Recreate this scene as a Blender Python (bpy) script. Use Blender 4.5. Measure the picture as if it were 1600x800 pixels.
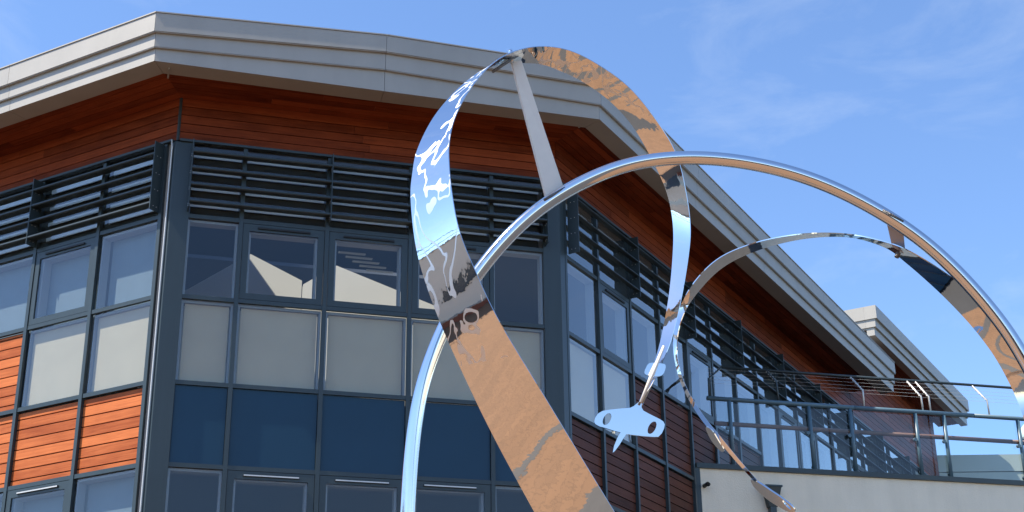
import bpy, bmesh, math, random
from mathutils import Vector, Matrix
random.seed(7)
scene = bpy.context.scene
for o in list(bpy.data.objects): bpy.data.objects.remove(o)
R = math.radians

# ------------------------------------------------------------------ camera, sky, sun, exposure
F_PX, PITCH, ROLL, EYE = 2309.6, 0.4002303, -0.01257, 1.6
cr, sr, cp, sp = math.cos(ROLL), math.sin(ROLL), math.cos(PITCH), math.sin(PITCH)
XA, UP, FW = Vector((1, 0, 0)), Vector((0, -sp, cp)), Vector((0, cp, sp))
RGT = XA * cr + UP * sr
UPV = UP * cr - XA * sr
cam_d = bpy.data.cameras.new('camera'); cam = bpy.data.objects.new('camera', cam_d)
scene.collection.objects.link(cam)
cam_d.sensor_width = 36; cam_d.lens = 36 * F_PX / 1600; cam_d.clip_end = 3000; cam_d.clip_start = 0.05
m = Matrix.Identity(4)
for i in range(3):
    m[i][0], m[i][1], m[i][2] = RGT[i], UPV[i], -FW[i]
m[2][3] = EYE
cam.matrix_world = m
scene.camera = cam

SUN_AZ, SUN_EL = 201.0, 56.5          # azimuth counter-clockwise from +X
sdir = Vector((math.cos(R(SUN_AZ)) * math.cos(R(SUN_EL)), math.sin(R(SUN_AZ)) * math.cos(R(SUN_EL)), math.sin(R(SUN_EL))))
world = bpy.data.worlds.new('World'); scene.world = world; world.use_nodes = True
wn = world.node_tree.nodes; wl = world.node_tree.links
for n in list(wn): wn.remove(n)
sky = wn.new('ShaderNodeTexSky'); sky.sky_type = 'NISHITA'; sky.sun_disc = False
sky.sun_elevation = R(SUN_EL); sky.sun_rotation = math.atan2(sdir.x, sdir.y)
sky.altitude = 50; sky.air_density = 1.0; sky.dust_density = 0.15; sky.ozone_density = 4.5
tc = wn.new('ShaderNodeTexCoord')
mp = wn.new('ShaderNodeMapping'); mp.inputs['Scale'].default_value = (2.2, 2.2, 5.0); mp.inputs['Rotation'].default_value = (0.25, 0.5, 0.9)
nz = wn.new('ShaderNodeTexNoise'); nz.inputs['Scale'].default_value = 3.4; nz.inputs['Detail'].default_value = 8; nz.inputs['Roughness'].default_value = 0.62; nz.inputs['Distortion'].default_value = 0.5
rp = wn.new('ShaderNodeValToRGB'); rp.color_ramp.elements[0].position = 0.50; rp.color_ramp.elements[1].position = 0.82
rp.color_ramp.elements[1].color = (0.21, 0.21, 0.21, 1)
cm = wn.new('ShaderNodeMixRGB'); cm.inputs[2].default_value = (3.6, 4.0, 4.4, 1)
bg = wn.new('ShaderNodeBackground'); bg.inputs['Strength'].default_value = 0.15
wo = wn.new('ShaderNodeOutputWorld')
wl.new(tc.outputs['Generated'], mp.inputs['Vector']); wl.new(mp.outputs[0], nz.inputs['Vector'])
wl.new(nz.outputs[0], rp.inputs[0]); wl.new(rp.outputs[0], cm.inputs[0]); hs = wn.new('ShaderNodeHueSaturation'); hs.inputs['Saturation'].default_value = 1.05; hs.inputs['Hue'].default_value = 0.503; wl.new(sky.outputs[0], hs.inputs['Color']); wl.new(hs.outputs[0], cm.inputs[1])
wl.new(cm.outputs[0], bg.inputs[0]); wl.new(bg.outputs[0], wo.inputs[0])

sun_d = bpy.data.lights.new('sun', 'SUN'); sun_d.energy = 5.0; sun_d.angle = R(0.53); sun_d.color = (1.0, 0.93, 0.82)
sun = bpy.data.objects.new('sun', sun_d); scene.collection.objects.link(sun)
sun.rotation_euler = (-sdir).to_track_quat('-Z', 'Y').to_euler(); sun.location = (0, 0, 40)
scene.view_settings.view_transform = 'Standard'; scene.view_settings.look = 'None'
scene.view_settings.exposure = 0.84; scene.view_settings.gamma = 1
scene.render.engine = 'CYCLES'
try:
    scene.cycles.max_bounces = 10; scene.cycles.transparent_max_bounces = 16; scene.cycles.glossy_bounces = 6
    scene.cycles.caustics_reflective = False; scene.cycles.caustics_refractive = False
except Exception: pass

# ------------------------------------------------------------------ materials
def mat(name, col, rough=0.5, metal=0.0, spec=0.5, var=0.0, vscale=3.0, bump=0.0, bscale=30.0, objvar=0.0, coat=0.0):
    mt = bpy.data.materials.new(name); mt.use_nodes = True
    nt = mt.node_tree; b = nt.nodes['Principled BSDF']
    b.inputs['Base Color'].default_value = (*col, 1); b.inputs['Roughness'].default_value = rough
    b.inputs['Metallic'].default_value = metal; b.inputs['Specular IOR Level'].default_value = spec
    b.inputs['Coat Weight'].default_value = coat
    t = nt.nodes.new('ShaderNodeTexCoord')
    if var or objvar:
        hs = nt.nodes.new('ShaderNodeHueSaturation'); hs.inputs['Color'].default_value = (*col, 1)
        ma = nt.nodes.new('ShaderNodeMath'); ma.operation = 'MULTIPLY_ADD'
        n = nt.nodes.new('ShaderNodeTexNoise'); n.inputs['Scale'].default_value = vscale; n.inputs['Detail'].default_value = 6
        nt.links.new(t.outputs['Object'], n.inputs['Vector'])
        nt.links.new(n.outputs[0], ma.inputs[0]); ma.inputs[1].default_value = 2 * var; ma.inputs[2].default_value = 1 - var
        last = ma
        if objvar:
            oi = nt.nodes.new('ShaderNodeObjectInfo'); mb = nt.nodes.new('ShaderNodeMath'); mb.operation = 'MULTIPLY_ADD'
            nt.links.new(oi.outputs['Random'], mb.inputs[0]); mb.inputs[1].default_value = 2 * objvar; mb.inputs[2].default_value = -objvar
            ad = nt.nodes.new('ShaderNodeMath'); nt.links.new(ma.outputs[0], ad.inputs[0]); nt.links.new(mb.outputs[0], ad.inputs[1]); last = ad
        nt.links.new(last.outputs[0], hs.inputs['Value']); nt.links.new(hs.outputs[0], b.inputs['Base Color'])
    if bump:
        n2 = nt.nodes.new('ShaderNodeTexNoise'); n2.inputs['Scale'].default_value = bscale; n2.inputs['Detail'].default_value = 4
        bp = nt.nodes.new('ShaderNodeBump'); bp.inputs['Strength'].default_value = bump; bp.inputs['Distance'].default_value = 0.02
        nt.links.new(t.outputs['Object'], n2.inputs['Vector']); nt.links.new(n2.outputs[0], bp.inputs['Height']); nt.links.new(bp.outputs[0], b.inputs['Normal'])
    return mt

def streaks(mt, amt, sx=7.0, sz=0.45):
    """rain streaks and grime running down a surface"""
    nt = mt.node_tree; N = nt.nodes; Lk = nt.links; b = N['Principled BSDF']
    ln = b.inputs['Base Color'].links[0].from_socket
    g = N.new('ShaderNodeNewGeometry'); mpn = N.new('ShaderNodeMapping'); mpn.inputs['Scale'].default_value = (sx, sx, sz)
    n = N.new('ShaderNodeTexNoise'); n.inputs['Scale'].default_value = 1.0; n.inputs['Detail'].default_value = 5; n.inputs['Roughness'].default_value = 0.6
    rm = N.new('ShaderNodeValToRGB'); rm.color_ramp.elements[0].position = 0.33; rm.color_ramp.elements[1].position = 0.60
    rm.color_ramp.elements[0].color = (1 - amt, 1 - amt, 1 - amt * 1.1, 1); rm.color_ramp.elements[1].color = (1, 1, 1, 1)
    mx = N.new('ShaderNodeMixRGB'); mx.blend_type = 'MULTIPLY'; mx.inputs[0].default_value = 1.0
    Lk.new(g.outputs['Position'], mpn.inputs['Vector']); Lk.new(mpn.outputs[0], n.inputs['Vector']); Lk.new(n.outputs[0], rm.inputs[0])
    Lk.new(ln, mx.inputs[1]); Lk.new(rm.outputs[0], mx.inputs[2]); Lk.new(mx.outputs[0], b.inputs['Base Color'])

def wood_mat(name, dark, light, rough=0.42):
    mt = bpy.data.materials.new(name); mt.use_nodes = True; nt = mt.node_tree; N = nt.nodes; Lk = nt.links
    b = N['Principled BSDF']; b.inputs['Roughness'].default_value = rough; b.inputs['Specular IOR Level'].default_value = 0.08
    t = N.new('ShaderNodeTexCoord'); oi = N.new('ShaderNodeObjectInfo')
    mpn = N.new('ShaderNodeMapping'); mpn.inputs['Scale'].default_value = (1.1, 26, 26)
    cmb = N.new('ShaderNodeCombineXYZ'); mu = N.new('ShaderNodeMath'); mu.operation = 'MULTIPLY'; mu.inputs[1].default_value = 57
    Lk.new(oi.outputs['Random'], mu.inputs[0]); Lk.new(mu.outputs[0], cmb.inputs[0]); Lk.new(mu.outputs[0], cmb.inputs[2])
    Lk.new(t.outputs['Object'], mpn.inputs['Vector']); Lk.new(cmb.outputs[0], mpn.inputs['Location'])
    g = N.new('ShaderNodeTexNoise'); g.inputs['Scale'].default_value = 1.6; g.inputs['Detail'].default_value = 7; g.inputs['Roughness'].default_value = 0.62; g.inputs['Distortion'].default_value = 0.9
    Lk.new(mpn.outputs[0], g.inputs['Vector'])
    st = N.new('ShaderNodeTexNoise'); st.inputs['Scale'].default_value = 1.7; st.inputs['Detail'].default_value = 4
    av = N.new('ShaderNodeVectorMath'); Lk.new(t.outputs['Object'], av.inputs[0]); Lk.new(cmb.outputs[0], av.inputs[1]); Lk.new(av.outputs[0], st.inputs['Vector'])
    mx = N.new('ShaderNodeMath'); mx.operation = 'MULTIPLY_ADD'; mx.inputs[1].default_value = 0.75; Lk.new(g.outputs[0], mx.inputs[0])
    m2 = N.new('ShaderNodeMath'); m2.operation = 'MULTIPLY_ADD'; m2.inputs[1].default_value = 0.38; m2.inputs[2].default_value = -0.275
    Lk.new(oi.outputs['Random'], m2.inputs[0])
    m3 = N.new('ShaderNodeMath'); m3.operation = 'MULTIPLY_ADD'; m3.inputs[1].default_value = 0.5
    Lk.new(st.outputs[0], m3.inputs[0]); Lk.new(m2.outputs[0], m3.inputs[2]); Lk.new(m3.outputs[0], mx.inputs[2])
    rmp = N.new('ShaderNodeValToRGB'); rmp.color_ramp.elements[0].position = 0.18; rmp.color_ramp.elements[1].position = 0.85
    rmp.color_ramp.elements[0].color = (*dark, 1); rmp.color_ramp.elements[1].color = (*light, 1)
    Lk.new(mx.outputs[0], rmp.inputs[0]); Lk.new(rmp.outputs[0], b.inputs['Base Color'])
    bp = N.new('ShaderNodeBump'); bp.inputs['Strength'].default_value = 0.25; bp.inputs['Distance'].default_value = 0.01
    Lk.new(g.outputs[0], bp.inputs['Height']); Lk.new(bp.outputs[0], b.inputs['Normal'])
    return mt

def glass_mat(name, tint, ior=1.5, wav=0.02, refl=(1, 1, 1), coat=0.0):
    mt = bpy.data.materials.new(name); mt.use_nodes = True; nt = mt.node_tree; N = nt.nodes; Lk = nt.links
    for n in list(N): N.remove(n)
    out = N.new('ShaderNodeOutputMaterial'); mixs = N.new('ShaderNodeMixShader'); fr = N.new('ShaderNodeFresnel'); fr.inputs['IOR'].default_value = ior
    tr = N.new('ShaderNodeBsdfTransparent'); tr.inputs[0].default_value = (*tint, 1)
    gl = N.new('ShaderNodeBsdfGlossy'); gl.inputs['Roughness'].default_value = 0.008; gl.inputs['Color'].default_value = (*refl, 1)
    t = N.new('ShaderNodeTexCoord'); n2 = N.new('ShaderNodeTexNoise'); n2.inputs['Scale'].default_value = 1.4; n2.inputs['Detail'].default_value = 1
    bp = N.new('ShaderNodeBump'); bp.inputs['Strength'].default_value = wav; bp.inputs['Distance'].default_value = 0.15
    Lk.new(t.outputs['Object'], n2.inputs['Vector']); Lk.new(n2.outputs[0], bp.inputs['Height']); Lk.new(bp.outputs[0], gl.inputs['Normal'])
    ad = N.new('ShaderNodeMath'); ad.operation = 'MULTIPLY_ADD'; ad.inputs[1].default_value = 2.4; ad.inputs[2].default_value = coat; ad.use_clamp = True
    ge = N.new('ShaderNodeNewGeometry'); iv = N.new('ShaderNodeMath'); iv.operation = 'SUBTRACT'; iv.inputs[0].default_value = 1.0
    ml = N.new('ShaderNodeMath'); ml.operation = 'MULTIPLY'      # a pane reflects once, at its outer face
    Lk.new(ge.outputs['Backfacing'], iv.inputs[1]); Lk.new(iv.outputs[0], ml.inputs[1])
    Lk.new(fr.outputs[0], ad.inputs[0]); Lk.new(ad.outputs[0], ml.inputs[0]); Lk.new(ml.outputs[0], mixs.inputs[0]); Lk.new(tr.outputs[0], mixs.inputs[1]); Lk.new(gl.outputs[0], mixs.inputs[2]); Lk.new(mixs.outputs[0], out.inputs[0])
    return mt

M = {}
M['frame'] = mat('slate_blue_powder_coat', (0.029, 0.045, 0.051), 0.38, spec=0.5, var=0.12, vscale=2)
M['gasket'] = mat('black_rubber', (0.008, 0.009, 0.011), 0.6)
M['spandrel'] = mat('navy_spandrel_panel', (0.010, 0.045, 0.085), 0.33, spec=0.3, var=0.10, vscale=1.2)
M['wood'] = wood_mat('red_cedar', (0.062, 0.011, 0.005), (0.31, 0.066, 0.022))
M['wood_sunlit'] = wood_mat('sunlit_side_cedar', (0.27, 0.062, 0.022), (0.64, 0.195, 0.066))  # same cedar, lightened to paint sunlight into the left face
M['wood_shaded'] = wood_mat('shaded_side_cedar', (0.045, 0.015, 0.010), (0.16, 0.052, 0.030))  # same cedar, darkened to paint shade into the right face
M['glass'] = glass_mat('window_glass', (0.93, 0.96, 0.965), 1.5, coat=-0.035)
M['bglass'] = glass_mat('balustrade_glass', (0.92, 0.96, 0.965), 1.5, wav=0.01, coat=-0.04)
M['fascia'] = mat('grey_coated_metal', (0.385, 0.36, 0.315), 0.45, metal=0.1, var=0.10, vscale=1.3, objvar=0.03)
M['cream'] = mat('cream_panel', (0.50, 0.41, 0.285), 0.8, var=0.10, vscale=2.5, objvar=0.05)
M['white'] = mat('white_reveal', (0.27, 0.285, 0.30), 0.6)
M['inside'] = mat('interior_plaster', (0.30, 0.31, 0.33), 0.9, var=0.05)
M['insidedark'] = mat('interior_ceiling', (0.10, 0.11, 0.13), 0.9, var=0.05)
M['render'] = mat('white_render', (0.90, 0.775, 0.60), 0.9, var=0.06, vscale=2.5, bump=0.35, bscale=60)
M['rail'] = mat('blue_grey_rail_paint', (0.085, 0.150, 0.190), 0.38, var=0.06)
M['timber'] = mat('brown_timber_handrail', (0.20, 0.10, 0.065), 0.5, var=0.2, vscale=9)
M['steel'] = mat('polished_steel', (0.74, 0.74, 0.74), 0.09, metal=1.0, bump=0.012, bscale=2.2)
M['sheet'] = mat('polished_sheet_steel', (0.78, 0.775, 0.765), 0.03, metal=1.0, bump=0.05, bscale=3.0)
M['brushed'] = mat('satin_steel', (0.60, 0.585, 0.55), 0.40, metal=0.35, var=0.08, vscale=6, bump=0.05, bscale=60)
M['strut'] = mat('pale_reflection_steel', (0.80, 0.73, 0.62), 0.55, metal=0.0, var=0.06, vscale=14, bump=0.05, bscale=80)  # pale base colour stands in for what the steel reflects
M['strut_sky'] = mat('sky_reflection_steel', (0.40, 0.44, 0.56), 0.35, metal=0.2, var=0.05, vscale=10)  # blue base colour stands in for sky mirrored in brushed steel
M['plaster'] = mat('white_plaster', (0.74, 0.70, 0.62), 0.8, var=0.06, vscale=2)
M['ground_shadow'] = mat('dark_ground_shadow', (0.07, 0.062, 0.055), 0.7, var=0.25, vscale=6)  # dark tone for the shadow bands added on the ground
M['weld'] = mat('weld_metal', (0.16, 0.15, 0.14), 0.45, metal=0.9, var=0.4, vscale=40, bump=0.8, bscale=90)
M['parapet'] = mat('pale_green_cladding', (0.46, 0.50, 0.43), 0.6, var=0.06)
M['beige'] = mat('beige_render', (0.86, 0.74, 0.58), 0.9, var=0.08, vscale=0.8, bump=0.2, bscale=40)
M['olive'] = mat('dark_olive_backing', (0.022, 0.021, 0.015), 0.8)
M['mesh'] = mat('sky_tint_mesh_blind', (0.15, 0.19, 0.22), 0.9, var=0.1, vscale=5)
M['slat'] = mat('grey_reflection_slat', (0.46, 0.42, 0.36), 0.6)  # tone of the reflections put in behind the louvres
M['slat_pale'] = mat('pale_reflection_slat', (0.46, 0.48, 0.50), 0.5)
M['pane_far'] = mat('dark_window', (0.06, 0.075, 0.09), 0.1)
M['dark'] = mat('dark_void', (0.03, 0.032, 0.036), 0.8)
M['asphalt'] = mat('asphalt', (0.055, 0.053, 0.052), 0.9, var=0.2, vscale=0.5)
M['pave'] = mat('sandstone_paving', (0.225, 0.124, 0.064), 0.9, var=0.25, vscale=1.6, bump=0.3, bscale=5)
M['brick'] = mat('red_brick', (0.28, 0.09, 0.05), 0.9, var=0.2, vscale=5)
M['lamp'] = mat('pale_lamp_housing', (0.55, 0.66, 0.62), 0.4)

def etch(mt):
    """matt etched lines and islands across the polished ribbon"""
    nt = mt.node_tree; N = nt.nodes; Lk = nt.links; b = N['Principled BSDF']
    t = N.new('ShaderNodeTexCoord'); mpn = N.new('ShaderNodeMapping'); mpn.inputs['Scale'].default_value = (2.6, 2.6, 1.25)
    n = N.new('ShaderNodeTexNoise'); n.inputs['Scale'].default_value = 1.7; n.inputs['Detail'].default_value = 2.2; n.inputs['Distortion'].default_value = 0.9
    rm = N.new('ShaderNodeValToRGB'); e = rm.color_ramp; e.interpolation = 'LINEAR'
    e.elements[0].position = 0.455; e.elements[0].color = (0, 0, 0, 1); e.elements[1].position = 0.462; e.elements[1].color = (1, 1, 1, 1)
    x = e.elements.new(0.505); x.color = (1, 1, 1, 1); x = e.elements.new(0.512); x.color = (0, 0, 0, 1)
    ma = N.new('ShaderNodeMath'); ma.operation = 'MULTIPLY_ADD'; ma.inputs[1].default_value = 0.36; ma.inputs[2].default_value = 0.025
    Lk.new(t.outputs['Object'], mpn.inputs['Vector']); Lk.new(mpn.outputs[0], n.inputs['Vector']); Lk.new(n.outputs[0], rm.inputs[0])
    ge = N.new('ShaderNodeNewGeometry'); sx = N.new('ShaderNodeSeparateXYZ'); Lk.new(ge.outputs['Position'], sx.inputs[0])
    ly = N.new('ShaderNodeMath'); ly.operation = 'LESS_THAN'; ly.inputs[1].default_value = 10.5; Lk.new(sx.outputs[1], ly.inputs[0])
    gz = N.new('ShaderNodeMath'); gz.operation = 'GREATER_THAN'; gz.inputs[1].default_value = 4.75; Lk.new(sx.outputs[2], gz.inputs[0])
    m1 = N.new('ShaderNodeMath'); m1.operation = 'MULTIPLY'; m2 = N.new('ShaderNodeMath'); m2.operation = 'MULTIPLY'
    Lk.new(ly.outputs[0], m1.inputs[0]); Lk.new(gz.outputs[0], m1.inputs[1]); Lk.new(m1.outputs[0], m2.inputs[0]); Lk.new(rm.outputs[0], m2.inputs[1])
    Lk.new(m2.outputs[0], ma.inputs[0]); Lk.new(ma.outputs[0], b.inputs['Roughness'])
M['etched'] = mat('etched_sheet_steel', (0.80, 0.795, 0.785), 0.025, metal=1.0, bump=0.10, bscale=3.5); etch(M['etched'])

streaks(M['fascia'], 0.06, 2.5, 0.6); streaks(M['render'], 0.07, 3.0, 0.5); streaks(M['spandrel'], 0.05, 2.0, 0.9); streaks(M['frame'], 0.10, 9.0, 0.8)
def brickwork(mt, c1, c2, mortar):
    nt = mt.node_tree; N = nt.nodes; Lk = nt.links; b = N['Principled BSDF']
    ln = b.inputs['Base Color'].links[0].from_socket
    g = N.new('ShaderNodeNewGeometry'); bt = N.new('ShaderNodeTexBrick'); bt.inputs['Scale'].default_value = 1.0
    bt.inputs['Brick Width'].default_value = 0.30; bt.inputs['Row Height'].default_value = 0.15; bt.inputs['Mortar Size'].default_value = 0.012
    bt.inputs['Color1'].default_value = (*c1, 1); bt.inputs['Color2'].default_value = (*c2, 1); bt.inputs['Mortar'].default_value = (*mortar, 1)
    mx = N.new('ShaderNodeMixRGB'); mx.blend_type = 'MULTIPLY'; mx.inputs[0].default_value = 1.0
    Lk.new(g.outputs['Position'], bt.inputs['Vector']); Lk.new(ln, mx.inputs[1]); Lk.new(bt.outputs[0], mx.inputs[2]); Lk.new(mx.outputs[0], b.inputs['Base Color'])
brickwork(M['pave'], (1.04, 1.0, 0.96), (0.93, 0.91, 0.90), (0.78, 0.78, 0.78))

# ------------------------------------------------------------------ helpers
COL = scene.collection
MW = {}
MESHES = {}
def link(name, me, mw, parent=None, material=None):
    o = bpy.data.objects.new(name, me); COL.objects.link(o)
    if parent is not None:
        o.parent = parent; o.matrix_parent_inverse = MW[parent.name].inverted()
    o.matrix_basis = mw; MW[o.name] = mw.copy()
    if me is not None and material is not None and not me.materials: me.materials.append(material)
    return o
def thing(name, loc, label, cat, group=None, kind=None):
    o = link(name, None, Matrix.Translation(Vector(loc))); tag(o, label, cat, group, kind); return o
def tag(o, label=None, cat=None, group=None, kind=None):
    for k, v in (('label', label), ('category', cat), ('group', group), ('kind', kind)):
        if v: o[k] = v
    return o
def pyd(name, verts, faces, material, parent=None, smooth=False, mw=None):
    me = bpy.data.meshes.new(name)
    if mw is None:
        c = sum((Vector(v) for v in verts), Vector()) / len(verts); mw = Matrix.Translation(c)
    inv = mw.inverted()
    me.from_pydata([tuple(inv @ Vector(v)) for v in verts], [], faces); me.update()
    if smooth:
        for p in me.polygons: p.use_smooth = True
    return link(name, me, mw, parent, material)
BOXF = [(0, 3, 2, 1), (4, 5, 6, 7), (0, 1, 5, 4), (1, 2, 6, 5), (2, 3, 7, 6), (3, 0, 4, 7)]
def boxmesh(dx, dy, dz, material):
    key = (round(dx, 3), round(dy, 3), round(dz, 3), material.name)
    if key not in MESHES:
        x, y, z = dx / 2, dy / 2, dz / 2
        me = bpy.data.meshes.new('box')
        me.from_pydata([(-x, -y, -z), (x, -y, -z), (x, y, -z), (-x, y, -z), (-x, -y, z), (x, -y, z), (x, y, z), (-x, y, z)], [], BOXF)
        me.materials.append(material); me.update(); MESHES[key] = me
    return MESHES[key]
class Face:
    """a vertical facade: s along it, o out of it, z up"""
    def __init__(self, O, ang, side):
        self.O = Vector((O[0], O[1])); self.ang = ang
        self.d = Vector((math.cos(ang), math.sin(ang))); a = ang + side * math.pi / 2
        self.n = Vector((math.cos(a), math.sin(a)))
    def p(self, s, o=0.0, z=0.0):
        q = self.O + self.d * s + self.n * o; return Vector((q.x, q.y, z))
    def mw(self, s, o, z): return Matrix.Translation(self.p(s, o, z)) @ Matrix.Rotation(self.ang, 4, 'Z')
    def box(self, name, s0, s1, o0, o1, z0, z1, material, parent=None):
        me = boxmesh(abs(s1 - s0), abs(o1 - o0), abs(z1 - z0), material)
        return link(name, me, self.mw((s0 + s1) / 2, (o0 + o1) / 2, (z0 + z1) / 2), parent)
def prism(name, plan, z0, z1, material, parent=None, ang=0.0):
    """plan polygon (ccw or cw) between heights; z0/z1 floats or per-vertex lists"""
    n = len(plan)
    area = sum(plan[i][0] * plan[(i + 1) % n][1] - plan[(i + 1) % n][0] * plan[i][1] for i in range(n))
    zl0 = z0 if isinstance(z0, (list, tuple)) else [z0] * n
    zl1 = z1 if isinstance(z1, (list, tuple)) else [z1] * n
    plan = [(p[0], p[1], a, b) for p, a, b in zip(plan, zl0, zl1)]
    if area < 0: plan = plan[::-1]
    vs = [(p[0], p[1], p[2]) for p in plan] + [(p[0], p[1], p[3]) for p in plan]
    fs = [tuple(range(n))[::-1], tuple(range(n, 2 * n))] + [(i, (i + 1) % n, n + (i + 1) % n, n + i) for i in range(n)]
    c = sum((Vector(v) for v in vs), Vector()) / len(vs)
    return pyd(name, vs, fs, material, parent, mw=Matrix.Translation(c) @ Matrix.Rotation(ang, 4, 'Z'))
def tube(name, pts, rad, material, parent=None, seg=12, closed=False, caps=True):
    pts = [Vector(p) for p in pts]; n = len(pts); vs = []; fs = []
    rads = rad if isinstance(rad, (list, tuple)) else [rad] * n
    t0 = (pts[1] - pts[0]).normalized(); ref = Vector((0, 0, 1)) if abs(t0.z) < 0.9 else Vector((1, 0, 0))
    u = t0.cross(ref).normalized()
    for i, p in enumerate(pts):
        t = (pts[min(i + 1, n - 1)] - pts[max(i - 1, 0)]).normalized()
        u = (u - t * u.dot(t)).normalized(); w = t.cross(u)
        for k in range(seg):
            a = 2 * math.pi * k / seg; vs.append(p + (u * math.cos(a) + w * math.sin(a)) * rads[i])
    for i in range(n - 1):
        for k in range(seg):
            k2 = (k + 1) % seg; fs.append((i * seg + k, i * seg + k2, (i + 1) * seg + k2, (i + 1) * seg + k))
    if caps: fs += [tuple(range(seg))[::-1], tuple(range((n - 1) * seg, n * seg))]
    o = pyd(name, vs, fs, material, parent)
    for p in o.data.polygons: p.use_smooth = len(p.vertices) == 4
    return o
def ray(x, y):
    return FW + RGT * ((x - 800) / F_PX) + UPV * (-(y - 400) / F_PX)
def atY(x, y, Y):
    r = ray(x, y); return Vector((0, 0, EYE)) + r * (Y / r.y)

# ------------------------------------------------------------------ ground
def sheet(name, x0, x1, y0, y1, z, material):
    o = pyd(name, [(x0, y0, z), (x1, y0, z), (x1, y1, z), (x0, y1, z)], [(0, 1, 2, 3)], material); tag(o, kind='structure'); return o
sheet('ground', -900, 900, -900, 900, 0, M['asphalt'])
sheet('plaza_paving', -20, 6.5, -12, 15.5, 0.004, M['pave'])

def ring(name, cx, cy, r0, r1, a0, a1, z, material, n=40):
    vs = []
    for i in range(n + 1):
        a = R(a0 + (a1 - a0) * i / n)
        vs += [(cx + r0 * math.cos(a), cy + r0 * math.sin(a), z), (cx + r1 * math.cos(a), cy + r1 * math.sin(a), z)]
    o = pyd(name, vs, [(2 * i, 2 * i + 1, 2 * i + 3, 2 * i + 2) for i in range(n)], material); tag(o, kind='structure'); return o
for r0, r1, a0, a1 in ((0.9, 1.25, 0, 300), (2.0, 2.4, 40, 360), (3.1, 3.3, -60, 200), (4.2, 4.7, 20, 250), (6.2, 6.4, 150, 330)):
    ring('shadow_band', 1.0, 11.0, r0, r1, a0, a1, 0.008, M['ground_shadow'])  # added dark rings that read as sculpture shadows in the ribbon

# ------------------------------------------------------------------ main building
AX = (-4.66681, 18.44196); BX = (0.67258, 19.93782)
A2 = R(15.6506); A1 = A2 + R(135); A3 = A2 + R(45)
F1 = Face(AX, A1, 1); F2 = Face(AX, A2, -1); F3 = Face(BX, A3, -1)
T225 = math.tan(R(22.5))
L2 = 5.5449
ZR = [11.225, 10.075, 8.89, 7.684, 6.575, 5.39]        # transom centre lines
SOF = 11.90
END1 = 9.2; END3 = 22.0; ROOF3 = 14.6
bld = thing('office_building', (0, 21, 0), 'cedar clad office building with slate blue curtain walling and deep grey metal eaves', 'building')

# --- frame: mullions and transoms
MWD, TWD = 0.058, 0.058
a_s = [0.165, 1.311, 2.536, 3.76, 4.985, 6.21, 7.435, 8.66]
b_s = [0.20, 0.947, 2.143, 3.335, 4.53, 5.335]
c_s = [0.16] + [1.238 + 1.1255 * i for i in range(19)]
def mullions(fc, ss, z0, z1):
    for s in ss: fc.box('mullion', s - MWD / 2, s + MWD / 2, 0.0, 0.055, z0, z1, M['frame'], bld)
def transoms(fc, ss, zs, i0=0):
    for z in zs:
        for a, b in zip(ss[:-1], ss[1:]):
            fc.box('transom', a + MWD / 2, b - MWD / 2, 0.0, 0.045, z - TWD / 2, z + TWD / 2, M['frame'], bld)
mullions(F1, a_s, 0, 11.19); transoms(F1, a_s, ZR[1:])
mullions(F2, b_s, 0, 11.19); transoms(F2, b_s, ZR[1:])
mullions(F3, c_s, 5.0, 11.19); 
transoms(F3, c_s, [ZR[1]]); transoms(F3, c_s[:8], [ZR[2]]); transoms(F3, c_s[:5], ZR[3:])
# head trim under the boarding
for fc, s0, s1 in ((F1, 0.0, END1), (F2, 0.0, L2), (F3, 0.0, END3)):
    fc.box('head_flashing', s0 + 0.03, s1 - 0.03, 0.0, 0.085, 11.19, 11.225, M['frame'], bld)
# corner posts (kinked plates either side of the corner)
def corner(ptO, fa, fb, wa, wb, z0, z1):
    t = 0.05
    bis = (fa.n + fb.n).normalized() * (t / math.cos(R(22.5)))
    pO = Vector((ptO[0], ptO[1]))
    plan = [pO + bis, pO + fb_dir(fb, pO) * wb + fb.n * t, pO + fb_dir(fb, pO) * wb - fb.n * 0.12, pO - bis * 2.4, pO + fb_dir(fa, pO) * wa - fa.n * 0.12, pO + fb_dir(fa, pO) * wa + fa.n * t]
    return prism('corner_post', [(p.x, p.y) for p in plan], z0, z1, M['frame'], bld)
def fb_dir(f, pO):
    return f.d if (f.O - pO).length < 0.1 else -f.d
corner(AX, F1, F2, 0.05, b_s[0] - MWD / 2, 0, 11.188)
corner(BX, F2, F3, L2 - b_s[-1] - MWD / 2, c_s[0] - MWD / 2, 0, 11.188)
F1.box('corner_strip', 0.055, a_s[0] - MWD / 2, -0.06, 0.012, 0, 11.188, M['fascia'], bld)
tube('corner_conduit', [F1.p(0.03, 0.07, z) for z in (0.2, 4, 7.2, 8.6, 10.4, 11.1)] + [F1.p(0.02, 0.10, 11.2)], 0.011, M['brushed'], bld, seg=8)

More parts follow.
